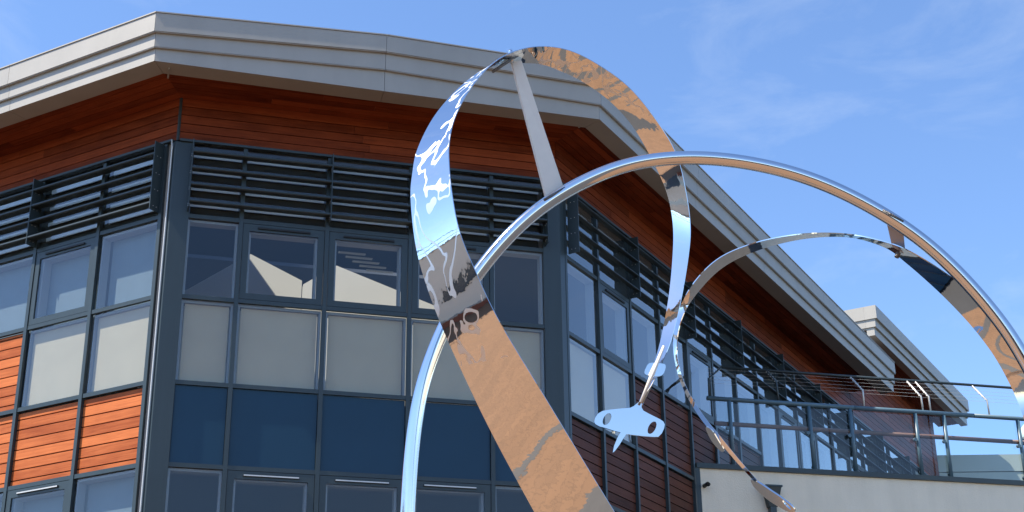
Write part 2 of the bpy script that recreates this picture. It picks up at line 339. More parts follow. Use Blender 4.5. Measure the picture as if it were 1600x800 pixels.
# --- infills
def pane(fc, a, b, z0, z1, parent=None, o=0.012):
    return fc.box('pane', a, b, o - 0.012, o, z0, z1, M['glass'], parent or bld)
def reveals(fc, a, b, z0, z1, parent=None, depth=0.16):
    p = parent or bld
    fc.box('inner_reveal', a, a + 0.03, -depth, -0.02, z0, z1, M['white'], p)
    fc.box('inner_reveal', b - 0.03, b, -depth, -0.02, z0, z1, M['white'], p)
    fc.box('inner_reveal', a + 0.03, b - 0.03, -depth, -0.02, z1 - 0.035, z1, M['white'], p)
def fixed(fc, a, b, z0, z1, rv=True):
    a += MWD / 2; b -= MWD / 2; z0 += TWD / 2; z1 -= TWD / 2
    if rv: reveals(fc, a + .002, b - .002, z0 + .002, z1 - .002)
    return pane(fc, a, b, z0, z1)
def casement(fc, a, b, z0, z1):
    a += MWD / 2 + 0.006; b -= MWD / 2 + 0.006; z0 += TWD / 2 + 0.006; z1 -= TWD / 2 + 0.006
    w = 0.085
    me = bpy.data.meshes.new('casement')
    bm = bmesh.new()
    def bx(x0, x1, zz0, zz1, y0, y1):
        vs = [bm.verts.new(v) for v in ((x0, y0, zz0), (x1, y0, zz0), (x1, y1, zz0), (x0, y1, zz0), (x0, y0, zz1), (x1, y0, zz1), (x1, y1, zz1), (x0, y1, zz1))]
        for f in BOXF: bm.faces.new([vs[i] for i in f])
    W, H = (b - a) / 2, (z1 - z0) / 2; t = 0.02
    bx(-W, -W + w, -H, H, -t, t); bx(W - w, W, -H, H, -t, t); bx(-W + w, W - w, -H, -H + w, -t, t); bx(-W + w, W - w, H - w * 1.25, H, -t, t)
    bm.to_mesh(me); bm.free()
    o = link('casement', me, fc.mw((a + b) / 2, 0.022, (z0 + z1) / 2), bld, M['frame'])
    pane(fc, a + w, b - w, z0 + w, z1 - w * 1.25, o, 0.028)
    fc.box('trickle_vent', a + 0.20, b - 0.20, 0.042, 0.064, z1 - 0.070, z1 - 0.045, M['gasket'], o)
    if z1 < 7: fc.box('sunlit_vent_cap', a + 0.205, b - 0.205, 0.064, 0.068, z1 - 0.066, z1 - 0.049, M['brushed'], o)  # bright cap, lower rows only, stands in for sunlight on the vents
    fc.box('dark_gap', a - .004, b + .004, -0.03, -0.002, z0 - .004, z0 + 0.01, M['gasket'], o)
    reveals(fc, a + w, b - w, z0 + w, z1 - w, None)
    return o
BRD = 0.1435
def boards(fc, a, b, z0, z1, o=0.0):
    a += MWD / 2 + .003; b -= MWD / 2 + .003; z0 += TWD / 2; z1 -= TWD / 2
    fc.box('backing_panel', a - .002, b + .002, o - 0.07, o - 0.02, z0, z1, M['gasket'], bld)
    z = z0 + 0.004; h = BRD
    first = 0.07 + random.random() * 0.03
    while z < z1 - 0.02:
        t = min(z + (first if z == z0 + 0.004 else h), z1 - 0.006)
        dz = random.uniform(-.0015, .0015)
        fc.box('wood_board', a, b, o - 0.018, o + 0.004 + dz, z, t - 0.017, M['wood_sunlit'] if fc is F1 else M['wood_shaded'], bld); z = t
def cream(fc, a, b, z0, z1):
    fixed(fc, a, b, z0, z1)
    fc.box('blind', a + MWD / 2 + .05, b - MWD / 2 - .05, -0.075, -0.06, z0 + TWD / 2, z1 - TWD / 2 - .04, M['cream'], bld)
def spandrel(fc, a, b, z0, z1):
    fc.box('spandrel_panel', a + MWD / 2 + .006, b - MWD / 2 - .006, -0.02, 0.016, z0 + TWD / 2 + .006, z1 - TWD / 2 - .006, M['spandrel'], bld)
    fc.box('backing_panel', a + MWD / 2, b - MWD / 2, -0.06, -0.02, z0 + TWD / 2, z1 - TWD / 2, M['gasket'], bld)
Z0, Z1, Z2, Z3, Z4, Z5 = ZR
for i, (a, b) in enumerate(zip(a_s[:-1], a_s[1:])):
    fixed(F1, a, b, Z1, 11.19 + TWD / 2, rv=False)
    (casement if i in (1, 4) else fixed)(F1, a, b, Z2, Z1)
    for zz0, zz1 in ((Z2, Z1), (Z5, Z4)): F1.box('sky_tint_blind', a + .09, b - .09, -0.19, -0.18, zz0 + .03, zz1 - .03, M['mesh'], bld)  # blinds tinted to brighten the panes in place of sky reflection
    (cream if i < 2 else boards)(F1, a, b, Z3, Z2)
    boards(F1, a, b, Z4, Z3)
    (casement if i in (1, 4) else fixed)(F1, a, b, Z5, Z4)
    spandrel(F1, a, b, 0.2, Z5)
for i, (a, b) in enumerate(zip(b_s[:-1], b_s[1:])):
    fixed(F2, a, b, Z1, 11.19 + TWD / 2, rv=False)
    (casement if i in (1, 2, 3) else fixed)(F2, a, b, Z2, Z1)
    cream(F2, a, b, Z3, Z2)
    spandrel(F2, a, b, Z4, Z3)
    (casement if i in (1, 2, 3) else fixed)(F2, a, b, Z5, Z4)
    spandrel(F2, a, b, 0.2, Z5)
for i, (a, b) in enumerate(zip(c_s[:-1], c_s[1:])):
    fixed(F3, a, b, Z1, 11.19 + TWD / 2, rv=False)
    if i < 7:
        (casement if i in (1, 4) else fixed)(F3, a, b, Z2, Z1)
        if i < 2: cream(F3, a, b, Z3, Z2)
        else: boards(F3, a, b, Z3 if i < 4 else 8.0 - TWD / 2, Z2)
        if i < 4: boards(F3, a, b, Z4, Z3); boards(F3, a, b, Z5, Z4)
    else:
        (casement if i % 4 in (0, 1) else fixed)(F3, a, b, 7.93, Z1)
F3.box('base_wall', 0.1, END3, -0.3, -0.08, 0, 5.4, M['render'], bld)

for fc, s0, s1 in ((F1, .2, END1 - .6), (F2, .25, L2 - .25), (F3, .25, END3 - .5)):
    fc.box('dark_backing', s0, s1, -0.17, -0.155, ZR[1] + .05, 11.18, M['olive'], bld)  # dark sheet that darkens the view behind the louvre glazing
for fc, ss, zs in ((F1, a_s[:6], (11.08, 10.79, 10.54, 10.30)), (F2, b_s, (11.07, 10.82, 10.56, 10.31)), (F3, c_s[:16], (11.06,))):  # pale strips put in for reflections in the glass behind the louvres
    for i, (a, b) in enumerate(zip(ss[:-1], ss[1:])):
        for z in zs:
            fc.box('reflection_slat', a + (.10 if fc is not F2 else .04), b - .04, -.105, -.095, z - (.028 if z < 11 or fc is F2 else .05), z + .030, M['slat'] if fc is F2 else M['slat_pale'], bld)
# --- louvre screens: fins and blades
def louvres(fc, brk, s_end0, s_end1, w=0.235, D=0.17, t=1.0):
    for s in brk:
        p = fc.box('louvre_bracket', s - 0.006, s + 0.006, 0.056, w, 10.13, 11.17, M['frame'], bld)
        for z in (10.24, 10.49, 10.74, 11.0):
            fc.box('bolt', s - 0.013, s + 0.013, 0.17, 0.178, z - 0.05, z - 0.042, M['brushed'], p)
            fc.box('bolt', s - 0.013, s + 0.013, 0.11, 0.118, z - 0.05, z - 0.042, M['brushed'], p)
    cuts = [s_end0] + [s for s in brk if s_end0 + .1 < s < s_end1 - .1] + [s_end1]
    for a, b in zip(cuts[:-1], cuts[1:]):
        for z in (10.235, 10.487, 10.738, 10.99):
            # aerofoil-like blade: nose bar plus a thin tilted plate
            prof = [(w - 0.004, z - 0.012 * t), (w - 0.016, z - 0.022 * t), (w - D, z + 0.004), (w - D - .005, z + 0.012), (w - 0.02, z + 0.016 * t), (w - 0.006, z + 0.01 * t)]
            a2, b2 = a + 0.009, b - 0.009; n = len(prof)
            vs = [fc.p(a2, o, zz) for o, zz in prof] + [fc.p(b2, o, zz) for o, zz in prof]
            fs = [tuple(range(n)), tuple(range(n, 2 * n))[::-1]] + [(i, n + i, n + (i + 1) % n, (i + 1) % n) for i in range(n)]
            ob = pyd('louvre_blade', vs, fs, M['frame'], bld)
            bm = bmesh.new(); bm.from_mesh(ob.data); bmesh.ops.recalc_face_normals(bm, faces=bm.faces); bm.to_mesh(ob.data); bm.free()
louvres(F1, [a_s[0] + .03, a_s[2], a_s[4], a_s[6]], a_s[0] + .03, a_s[7])
louvres(F2, [b_s[0] + .01, b_s[2] + .02, b_s[3] + .02, b_s[5]], b_s[0] + .01, b_s[5])
louvres(F3, [0.24] + c_s[2::2], 0.24, c_s[-1], D=.10, t=.55)

# --- boarding between curtain wall head and soffit, and the soffits
def frieze(fc, s0, s1, z0, z1, rows):
    h = (z1 - z0) / rows
    fc.box('backing_panel', s0 + .02, s1 - .02, -0.12, -0.02, z0, z1 + .05, M['gasket'], bld)
    for r in range(rows):
        cuts = [s0]; s = s0 + random.uniform(1.6, 3.6)
        while s < s1 - 0.8: cuts.append(s); s += random.uniform(2.8, 4.2)
        cuts.append(s1)
        for a, b in zip(cuts[:-1], cuts[1:]):
            fc.box('wood_board', a + (.0015 if a > s0 else .006), b - (.0015 if b < s1 else .006), -0.018, 0.004 + random.uniform(-.0015, .0015), z0 + h * r + .012, z0 + h * (r + 1), M['wood'], bld)
frieze(F1, 0.0, END1, 11.228, SOF, 5)
frieze(F2, 0.0, L2, 11.228, SOF, 5)
frieze(F3, 0.0, ROOF3 - .3, 11.228, SOF, 5)
frieze(F3, ROOF3 - .3, END3, 11.228, 13.06, 13)
prism('corner_bead', [(p.x, p.y) for p in (F1.p(0.02, .012), F2.p(0, .025), F2.p(.02, .012), F2.p(0, -.02))], 11.228, SOF, M['frame'], bld)
def soffit(fc, s0, s1, o_in, o_out, z, rows, mit0, mit1):
    w = (o_out - o_in) / rows
    for r in range(rows):
        o0, o1 = o_in + w * r + .006, o_in + w * (r + 1) - .006
        cuts = [None]; s = s0 + random.uniform(1.2, 3.5)
        while s < s1 - 0.9: cuts.append(s); s += random.uniform(2.8, 4.4)
        cuts.append(None)
        for i in range(len(cuts) - 1):
            a, b = cuts[i], cuts[i + 1]
            a0 = s0 - mit0 * o0 if a is None else a; a1 = s0 - mit0 * o1 if a is None else a
            b0 = s1 + mit1 * o0 if b is None else b; b1 = s1 + mit1 * o1 if b is None else b
            g = .0015
            pl = [fc.p(a0 + g, o0), fc.p(b0 - g, o0), fc.p(b1 - g, o1), fc.p(a1 + g, o1)]
            prism('soffit_board', [(p.x, p.y) for p in pl], z + random.uniform(-.0015, .0015), z + 0.02, M['wood'], bld, ang=fc.ang)
    pl = [fc.p(s0 - mit0 * o_in, o_in), fc.p(s1 + mit1 * o_in, o_in), fc.p(s1 + mit1 * o_out, o_out), fc.p(s0 - mit0 * o_out, o_out)]
    prism('backing_panel', [(p.x, p.y) for p in pl], z + .021, z + .05, M['gasket'], bld)
OI, OO = 0.004, 0.70
soffit(F1, 0, END1, OI, OO, SOF, 5, T225, 0)
soffit(F2, 0, L2, OI, OO, SOF, 5, T225, T225)
soffit(F3, 0, ROOF3, OI, OO - .06, SOF, 5, T225, 0)
# fascia: three stepped bands with an under-lip, kinked in the middle of the front
def strip(name, P0, P1, n0, n1, o0, o1, zb0, zb1, zt0, zt1):
    """band between plan points; n0/n1 outward vectors (mitre scaled)"""
    q = [P0 + n0 * o0, P1 + n1 * o0, P1 + n1 * o1, P0 + n0 * o1]
    return prism(name, [(p.x, p.y) for p in q], [zb0, zb1, zb1, zb0], [zt0, zt1, zt1, zt0], M['fascia'], bld)
c225 = 1 / math.cos(R(22.5))
nA = (F1.n + F2.n).normalized() * c225; nB = (F2.n + F3.n).normalized() * c225
# stations: plan base point, outward vector, levels (bottom, t2, t1, top), scale of the overhang
ST = []
def st(P, n, lv, k=1.0): ST.append((P, n * k, lv))
for s in (END1, 7.6, 5.0, 2.32): st(F1.O + F1.d * s, F1.n, (11.87, 12.06, 12.26, 12.555))
st(F1.O.copy(), nA, (11.87, 12.065, 12.277, 12.562))
st(F2.O + F2.d * 2.73, F2.n, (11.835, 12.160, 12.42, 12.68))
st(F3.O.copy(), nB, (11.845, 12.07, 12.36, 12.64), 0.93)
for k, s in enumerate((3.2, 6.4, 9.6, 12.8, ROOF3)):
    f = s / ROOF3; st(F3.O + F3.d * s, F3.n, (11.845 - .10 * f, 12.07 - .14 * f, 12.36 - .20 * f, 12.64 - .22 * f), 0.92)
for i in range(len(ST) - 1):
    (P0, n0, l0), (P1, n1, l1) = ST[i], ST[i + 1]
    d = (P1 - P0).normalized() * 0.0025
    P0, P1 = P0 + d, P1 - d
    for j, (o, oin) in enumerate(((1.02, .70), (1.065, .74), (1.115, .74))):
        nm = 'fascia_band'
        lo0, lo1 = l0[j], l1[j]; hi0, hi1 = l0[j + 1], l1[j + 1]
        if j: lo0 += .004; lo1 += .004
        strip(nm, P0, P1, n0, n1, oin, o, lo0, lo1, hi0, hi1)
        if j < 2: strip('drip_edge', P0, P1, n0, n1, o + .002, o + .04, hi0 - .012 + .004, hi1 - .012 + .004, hi0 + .001, hi1 + .001)
    strip('roof_coping', P0, P1, n0, n1, .60, 1.128, l0[3] + .004, l1[3] + .004, l0[3] + .022, l1[3] + .022)
# gutter stop ends at the two corners
for fc, s in ((F2, -0.22), (F2, L2 + 0.18)):
    fc.box('gutter_stop', s - .012, s + .012, .62, .90, 11.845, 11.868, M['fascia'], bld)
# roof deck with an open slot, added to let sun onto the inner partition
def ring_slab(name, plan, z0, z1, material, hole=None):
    cu = bpy.data.curves.new(name, 'CURVE'); cu.dimensions = '2D'; cu.fill_mode = 'BOTH'; cu.extrude = (z1 - z0) / 2
    for loop in [plan] + ([hole] if hole else []):
        sp_ = cu.splines.new('POLY'); sp_.points.add(len(loop) - 1)
        for q, pt in zip(sp_.points, loop): q.co = (pt[0], pt[1], 0, 1)
        sp_.use_cyclic_u = True
    tmp = bpy.data.objects.new('tmp', cu); COL.objects.link(tmp)
    dg = bpy.context.evaluated_depsgraph_get(); me = bpy.data.meshes.new_from_object(tmp.evaluated_get(dg))
    bpy.data.objects.remove(tmp)
    me.materials.clear()
    return link(name, me, Matrix.Translation((0, 0, (z0 + z1) / 2)), bld, material)
back = [(13.0, 52.0), (-24.0, 52.0)]
outl = [F1.p(END1, .72), Vector((*(F1.O + nA * .72), 0)), Vector((*(F3.O + nB * .66), 0)), F3.p(ROOF3, .66)]
plan_roof = [(p.x, p.y) for p in outl] + [(F3.p(ROOF3, -9).x, F3.p(ROOF3, -9).y), (F1.p(END1, -9).x, F1.p(END1, -9).y)]
hole = [F2.p(0.2, -1.5), F2.p(4.7, -1.5), F2.p(4.7, -4.4), F2.p(0.2, -4.4)]
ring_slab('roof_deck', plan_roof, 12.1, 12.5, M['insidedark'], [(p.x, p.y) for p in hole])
pl_in = [F1.p(END1, -.25), Vector((*(F1.O - nA * .25), 0)), Vector((*(F3.O - nB * .25), 0)), F3.p(END3, -.25), F3.p(END3, -8), F1.p(END1, -8)]
plin = [(p.x, p.y) for p in pl_in]
F2.box('sky_baffle', -1.0, 6.2, -1.49, -1.42, 10.9, 12.09, M['insidedark'], bld)  # added dark panel hiding the sky seen through the roof slot
ring_slab('floor_slab', plin, 7.35, 7.66, M['inside'])
ring_slab('floor_slab', plin, 3.9, 4.2, M['inside'])
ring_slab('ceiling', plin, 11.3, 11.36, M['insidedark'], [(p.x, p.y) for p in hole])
for k in range(len(plin)):
    a, b = Vector(plin[k]), Vector(plin[(k + 1) % len(plin)])
    if k in (3, 4, 5):
        nrm = Vector((-(b - a).y, (b - a).x)).normalized() * .1
        prism('inner_wall', [tuple(a), tuple(b), tuple(b + nrm), tuple(a + nrm)], 0, 12.09 if k != 3 else 12.9, M['inside'], bld)
# gabled cream partition under the added roof slot, angled to catch its sun
def gable(name, fc, o, prof, t, material):
    n = len(prof); vs = [fc.p(s, o, z) for s, z in prof] + [fc.p(s, o - t, z) for s, z in prof]
    fs = [tuple(range(n)), tuple(range(n, 2 * n))[::-1]] + [(i, n + i, n + (i + 1) % n, (i + 1) % n) for i in range(n)]
    ob = pyd(name, vs, fs, material, bld)
    bm = bmesh.new(); bm.from_mesh(ob.data); bmesh.ops.recalc_face_normals(bm, faces=bm.faces); bm.to_mesh(ob.data); bm.free(); return ob
def partition(pts, t, material):
    n = len(pts); vs = [F2.p(s_, o_, 7.7) for s_, o_, z_ in pts] + [F2.p(s_, o_, z_) for s_, o_, z_ in pts]
    vs += [v + F2.n.to_3d() * -t for v in vs]
    fs = []
    for i in range(n - 1):
        fs += [(i, i + 1, n + i + 1, n + i), (2 * n + i, 3 * n + i, 3 * n + i + 1, 2 * n + i + 1), (n + i, n + i + 1, 3 * n + i + 1, 3 * n + i)]
    ob = pyd('partition', vs, fs, material, bld)
    bm = bmesh.new(); bm.from_mesh(ob.data); bmesh.ops.recalc_face_normals(bm, faces=bm.faces); bm.to_mesh(ob.data); bm.free()
partition([(-0.2, -3.5, 9.9), (1.35, -2.95, 10.85), (2.15, -2.65, 10.35)], .08, M['plaster'])
partition([(2.25, -3.3, 10.55), (2.75, -3.1, 10.85), (4.3, -2.5, 10.05), (5.0, -2.3, 9.8)], .08, M['plaster'])
for k in range(5):  # added white slats standing in for stripes of sunlight indoors
    vs = [F2.p(2.62 + .11 * k + a_, -2.05 + b_, 10.62 - .065 * k + c_) for a_ in (0, .42) for (b_, c_) in ((0, 0), (.06, .0), (.06, .012), (0, .012))]
    pyd('sun_stripe_slat', vs, [(0, 1, 2, 3), (7, 6, 5, 4), (0, 4, 5, 1), (1, 5, 6, 2), (2, 6, 7, 3), (3, 7, 4, 0)], M['white'], bld)

# --- second, higher roof beyond
O2I, O2O = 0.004, 0.62
S20, S21 = 14.05, 22.6
soffit(F3, S20 + .1, S21, O2I, O2O, 13.06, 5, 0, 0)
for j, (zb, zt, o) in enumerate(((12.98, 13.17, .80), (13.174, 13.36, .845), (13.364, 13.68, .90))):
    for a, b in ((S20 - .03 * j, 17.0), (17.004, 20.0), (20.004, S21)):
        F3.box('fascia_band', a, b, .62, o, zb, zt, M['fascia'], bld)
    o_e = .618
    F3.box('fascia_band', S20 - .03 * j, S20 + .25, -1.45, o_e, zb + (.0 if j else .16), zt, M['fascia'], bld)
    F3.box('fascia_band', S20 - .03 * j, S20 + .25, -4.4, -1.454, zb + (.0 if j else .16), zt, M['fascia'], bld)
F3.box('roof_deck', S20 + .26, S21, -8, .615, 13.2, 13.6, M['insidedark'], bld)
F3.box('soffit_panel', S20 + .26, S21, -8, -.13, 13.05, 13.09, M['wood'], bld)
F3.box('upper_wall', 15.2, END3, -8, -.14, 11.5, 13.04, M['inside'], bld)
F3.box('end_wall', END3 + .001, END3 + .05, -6, 0.0, 5, 13.05, M['frame'], bld)

# ------------------------------------------------------------------ terrace
TC = F3.p(4.80, 0); TA = R(14.3)
FT = Face((TC.x, TC.y), TA, -1)
tw = thing('terrace_wall', FT.p(4, 0, 0), 'off white rendered terrace wall with slate blue coping at lower right', 'wall')
FT.box('wall', 0.06, 12, -0.25, 0.0, 0, 7.92, M['render'], tw)
for a, b in ((0.0, 4.0), (4.002, 8.0), (8.002, 12)):
    FT.box('coping', a, b, -0.30, 0.045, 7.921, 8.005, M['frame'], tw)
FT.box('edge_trim', -0.03, 0.058, -0.1, 0.03, 0, 7.92, M['frame'], tw)
tp = [FT.p(0.1, -.26), FT.p(12, -.26), FT.p(12, -16), F3.p(END3, 0.05), F3.p(5.0, .06)]
tag(prism('terrace_floor', [(p.x, p.y) for p in tp], 7.6, 7.85, M['dark']), kind='structure')
hp = thing('rainwater_hopper', FT.p(1.35, .1, 6), 'slate blue rainwater hopper and downpipe on the off white terrace wall', 'drainpipe')
def taper(name, fc, s, o0, o1, z0, z1, w0, w1, d0, material, parent):
    vs = [fc.p(s - w0, o0, z0), fc.p(s + w0, o0, z0), fc.p(s + w0, o0 + d0, z0), fc.p(s - w0, o0 + d0, z0),
          fc.p(s - w1, o0, z1), fc.p(s + w1, o0, z1), fc.p(s + w1, o1, z1), fc.p(s - w1, o1, z1)]
    ob = pyd(name, vs, BOXF, material, parent)
    bm = bmesh.new(); bm.from_mesh(ob.data); bmesh.ops.recalc_face_normals(bm, faces=bm.faces); bm.to_mesh(ob.data); bm.free(); return ob
HS = 1.29
taper('hopper', FT, HS, .004, .20, 7.30, 7.62, .075, .135, .12, M['frame'], hp)
FT.box('hopper_rim', HS - .15, HS + .15, .004, .215, 7.621, 7.65, M['frame'], hp)
FT.box('downpipe', HS - .055, HS + .055, .012, .12, 0.05, 7.299, M['frame'], hp)
ov = thing('overflow_pipe', FT.p(.15, 0, 7.5), 'short black overflow pipe poking from terrace wall beside cedar cladding', 'pipe')
tube('pipe', [FT.p(.13, -.05, 7.62), FT.p(.13, .16, 7.62), FT.p(.13, .19, 7.60)], .035, M['gasket'], ov, seg=10)

# glass balustrade
gb = thing('glass_balustrade', FT.p(4, -.1, 8.0), 'blue grey steel and glass balustrade with brown timber handrail on terrace wall', 'balustrade')
OB = -0.10
for a, b in ((0.32, 3.06), (3.07, 5.4), (5.405, 9.0), (9.005, 12)):
    tube('top_rail', [FT.p(a, OB, 9.19), FT.p(b, OB, 9.19)], .040, M['rail'], gb)
PS = [0.72, 2.20, 2.98, 4.24, 4.80, 6.28, 7.6, 9.1, 10.4, 11.8]
for s in PS:
    po = FT.box('post', s - .03, s + .03, OB - .008, OB + .008, 8.0, 9.165, M['rail'], gb)
    tube('post_tube', [FT.p(s, OB, 8.004), FT.p(s, OB, 9.16)], .035, M['rail'], po, seg=10)
    for zz, ln in ((8.70, .26), (8.10, .22)):
        tube('bracket', [FT.p(s, OB + .02, zz), FT.p(s + .02, OB - .10, zz + .0), FT.p(s + .10, OB - ln, zz + .05)], .024, M['rail'], po, seg=10)
        tube('bracket_cap', [FT.p(s + .10, OB - ln, zz + .05), FT.p(s + .115, OB - ln - .02, zz + .058)], .032, M['brushed'], po, seg=10)
        tube('glass_clamp', [FT.p(s - .07, OB + .045, zz - .03), FT.p(s - .07, OB + .01, zz - .03)], .034, M['rail'], po, seg=10) if zz > 8.5 else None
for a, b in ((0.50, 3.2), (3.205, 6.2), (6.205, 12)):
    tube('handrail', [FT.p(a, OB - .16, 8.80), FT.p(b, OB - .16, 8.80)], .039, M['timber'], gb, seg=10)
for a, b in ((0.45, 2.56), (2.58, 4.5), (4.53, 6.9), (6.93, 9.4), (9.43, 11.9)):
    FT.box('glass_panel', a, b, OB - .047, OB - .035, 8.03, 9.15, M['bglass'], gb)
# cranked guard posts with cables, fixed on top of the balustrade
def on_ft(x, y, o):
    r_ = ray(x, y); q0 = FT.O + FT.n * o; n_ = FT.n
    t_ = n_.dot(q0) / n_.dot(Vector((r_.x, r_.y))); q = Vector((0, 0, EYE)) + r_ * t_
    return (Vector((q.x, q.y)) - FT.O).dot(FT.d), q.z
OC = OB - .16
GP = [((1216, 621), (1212, 597), (1197, 579)), ((1350, 634), (1348.5, 610), (1327.5, 587)), ((1442, 641), (1439, 620), (1415.5, 593.5)), ((1454, 642), (1451, 620), (1428.6, 594.5)), ((1546, 648), (1542, 626), (1517.5, 601.5))]
def gpost(f, b, t, m_):
    (sf, zf), (sb, zb), (st_, zt) = on_ft(*f, OB), on_ft(*b, OB), on_ft(*t, OC)
    g = tube('guard_post', [FT.p(sf, OB, 9.19), FT.p((sf + sb) / 2, OB, zb), FT.p(st_, OC, 9.825)], .017, m_, gb, seg=8)
    for k in range(5):
        f_ = (k + .3) / 5; c = FT.p((sf + sb) / 2, OB, zb).lerp(FT.p(st_, OC, 9.825), f_)
        d_ = FT.d.to_3d() * .03; tube('cable_stop', [c - d_, c + d_], .009, M['brushed'], g, seg=6)
    return (sf + sb) / 2, zb
ZB = 9.45
for i, q in enumerate(GP): gpost(*q, M['brushed'] if i else M['frame'])
gpost((1108, 618), (1107.5, 592), (1127, 573), M['frame'])
s0_ = on_ft(1127, 573, OC)[0]
tube('guard_rail', [FT.p(s0_, OC, 9.825), FT.p(12, OC, 9.83)], .024, M['frame'], gb, seg=10)
for k in range(5):
    f_ = (k + .3) / 5; o = OB + (OC - OB) * f_; z = ZB + (9.825 - ZB) * f_
    tube('cable', [FT.p(.4, o, z), FT.p(12, o, z)], .0018, M['brushed'], gb, seg=5)

# far rooftop parapet
pp = thing('roof_parapet', (15, 39.5, 0), 'pale green clad rooftop parapet half in shadow seen below the handrail', 'parapet')
def wbox(name, x0, x1, y0, y1, z0, z1, material, parent):
    return link(name, boxmesh(x1 - x0, y1 - y0, z1 - z0, material), Matrix.Translation(((x0 + x1) / 2, (y0 + y1) / 2, (z0 + z1) / 2)), parent)
wbox('panel', 11.45, 30, 39.6, 39.9, 11.78, 12.25, M['parapet'], pp)
wbox('panel', 11.45, 30, 39.62, 39.9, 11.32, 11.76, M['parapet'], pp)
wbox('wall', 11.45, 30, 39.8, 40.0, 0, 11.31, M['dark'], pp)
lp = thing('terrace_lamp', FT.p(6.4, -.9, 7.85), 'pale domed lamp at right edge behind the glass balustrade', 'lamp')
def lathe(name, c, prof, material, parent, seg=16):
    vs = []; fs = []
    for r_, z in prof:
        for k in range(seg):
            a = 2 * math.pi * k / seg; vs.append((c.x + r_ * math.cos(a), c.y + r_ * math.sin(a), z))
    for i in range(len(prof) - 1):
        for k in range(seg): fs.append((i * seg + k, i * seg + (k + 1) % seg, (i + 1) * seg + (k + 1) % seg, (i + 1) * seg + k))
    return pyd(name, vs, fs, material, parent, smooth=True)
lc = FT.p(6.98, -.9)
lathe('pole', lc, [(.03, 7.85), (.03, 8.98)], M['frame'], lp)
lathe('shade', lc, [(.01, 9.36), (.05, 9.35), (.10, 9.29), (.15, 9.18), (.18, 9.08), (.17, 9.06), (.0, 9.08)], M['lamp'], lp)
lathe('rim', lc, [(.185, 9.06), (.195, 9.04), (.185, 9.00), (.0, 8.99)], M['frame'], lp)

# ------------------------------------------------------------------ sculpture
sc = thing('ribbon_sculpture', (0.5, 10, 0), 'polished stainless steel sculpture of looping ribbons, arched tube and cut out aeroplanes', 'sculpture')
def catmull(pts, k):
    out = []
    n = len(pts)
    for i in range(n - 1):
        p0, p1, p2, p3 = pts[max(i - 1, 0)], pts[i], pts[i + 1], pts[min(i + 2, n - 1)]
        for j in range(k):
            t = j / k
            out.append(0.5 * ((2 * p1) + (p2 - p0) * t + (2 * p0 - 5 * p1 + 4 * p2 - p3) * t * t + (3 * p1 - p0 - 3 * p2 + p3) * t ** 3))
    out.append(pts[-1].copy()); return out
def smooth(pts, it):
    for _ in range(it):
        q = [p.copy() for p in pts]
        for i in range(1, len(pts) - 1): q[i] = pts[i] * .5 + (pts[i - 1] + pts[i + 1]) * .25
        pts = q
    return pts
# arched tube
tp_ = [(655, 1750, 10.35), (640, 1300, 10.15), (630, 1000, 10.05), (637, 800, 10.0), (646, 680, 9.98), (662, 595, 9.96), (690, 520, 9.95), (722, 462, 9.94), (772, 394, 9.93), (830, 336, 9.93), (900, 290, 9.94), (985, 256, 9.95),
       (1085, 246, 9.97), (1190, 258, 9.99), (1290, 288, 10.0), (1390, 340, 10.02), (1470, 400, 10.05), (1545, 480, 10.08), (1600, 560, 10.1), (1665, 700, 10.15), (1700, 900, 10.2), (1690, 1300, 10.3), (1640, 1760, 10.4)]
TP = smooth(catmull([atY(*q) for q in tp_], 14), 25)
tube('arched_tube', TP, 0.052, M['steel'], sc, seg=32)
# ribbons from edge pairs: (left x, y, Y, right x, y, Y)
def ribbon(name, st_, k=14, it=14, th=0.008, parent=None, material=None):
    Lp = smooth(catmull([atY(*q[:3]) for q in st_], k), it); Rp = smooth(catmull([atY(*q[3:]) for q in st_], k), it)
    n = len(Lp); vs = []; fs = []; C_ = 6
    rows = []
    for i in range(n):
        t = ((Lp[min(i + 1, n - 1)] + Rp[min(i + 1, n - 1)]) - (Lp[max(i - 1, 0)] + Rp[max(i - 1, 0)])).normalized()
        nn = t.cross(Rp[i] - Lp[i]).normalized() * (th / 2)
        rows.append([Lp[i].lerp(Rp[i], c / C_) + nn for c in range(C_ + 1)] + [Rp[i].lerp(Lp[i], c / C_) - nn for c in range(C_ + 1)])
    m_ = len(rows[0])
    for r_ in rows: vs += r_
    for i in range(n - 1):
        for c in range(m_):
            c2 = (c + 1) % m_; fs.append((i * m_ + c, i * m_ + c2, (i + 1) * m_ + c2, (i + 1) * m_ + c))
    fs += [tuple(range(m_))[::-1], tuple(range((n - 1) * m_, n * m_))]
    ob = pyd(name, vs, fs, material or M['sheet'], parent or sc)
    ob.data.polygons.foreach_set('use_smooth', [(f % m_) not in (C_, m_ - 1) and f < (n - 1) * m_ for f in range(len(fs))])
    es = ob.data.attributes.new('sharp_edge', 'BOOLEAN', 'EDGE')
    sharp = []
    cset = {0, C_, C_ + 1, m_ - 1}
    for e in ob.data.edges:
        a, b = e.vertices; sharp.append(a % m_ == b % m_ and (a % m_) in cset)
    es.data.foreach_set('value', sharp)
    return ob
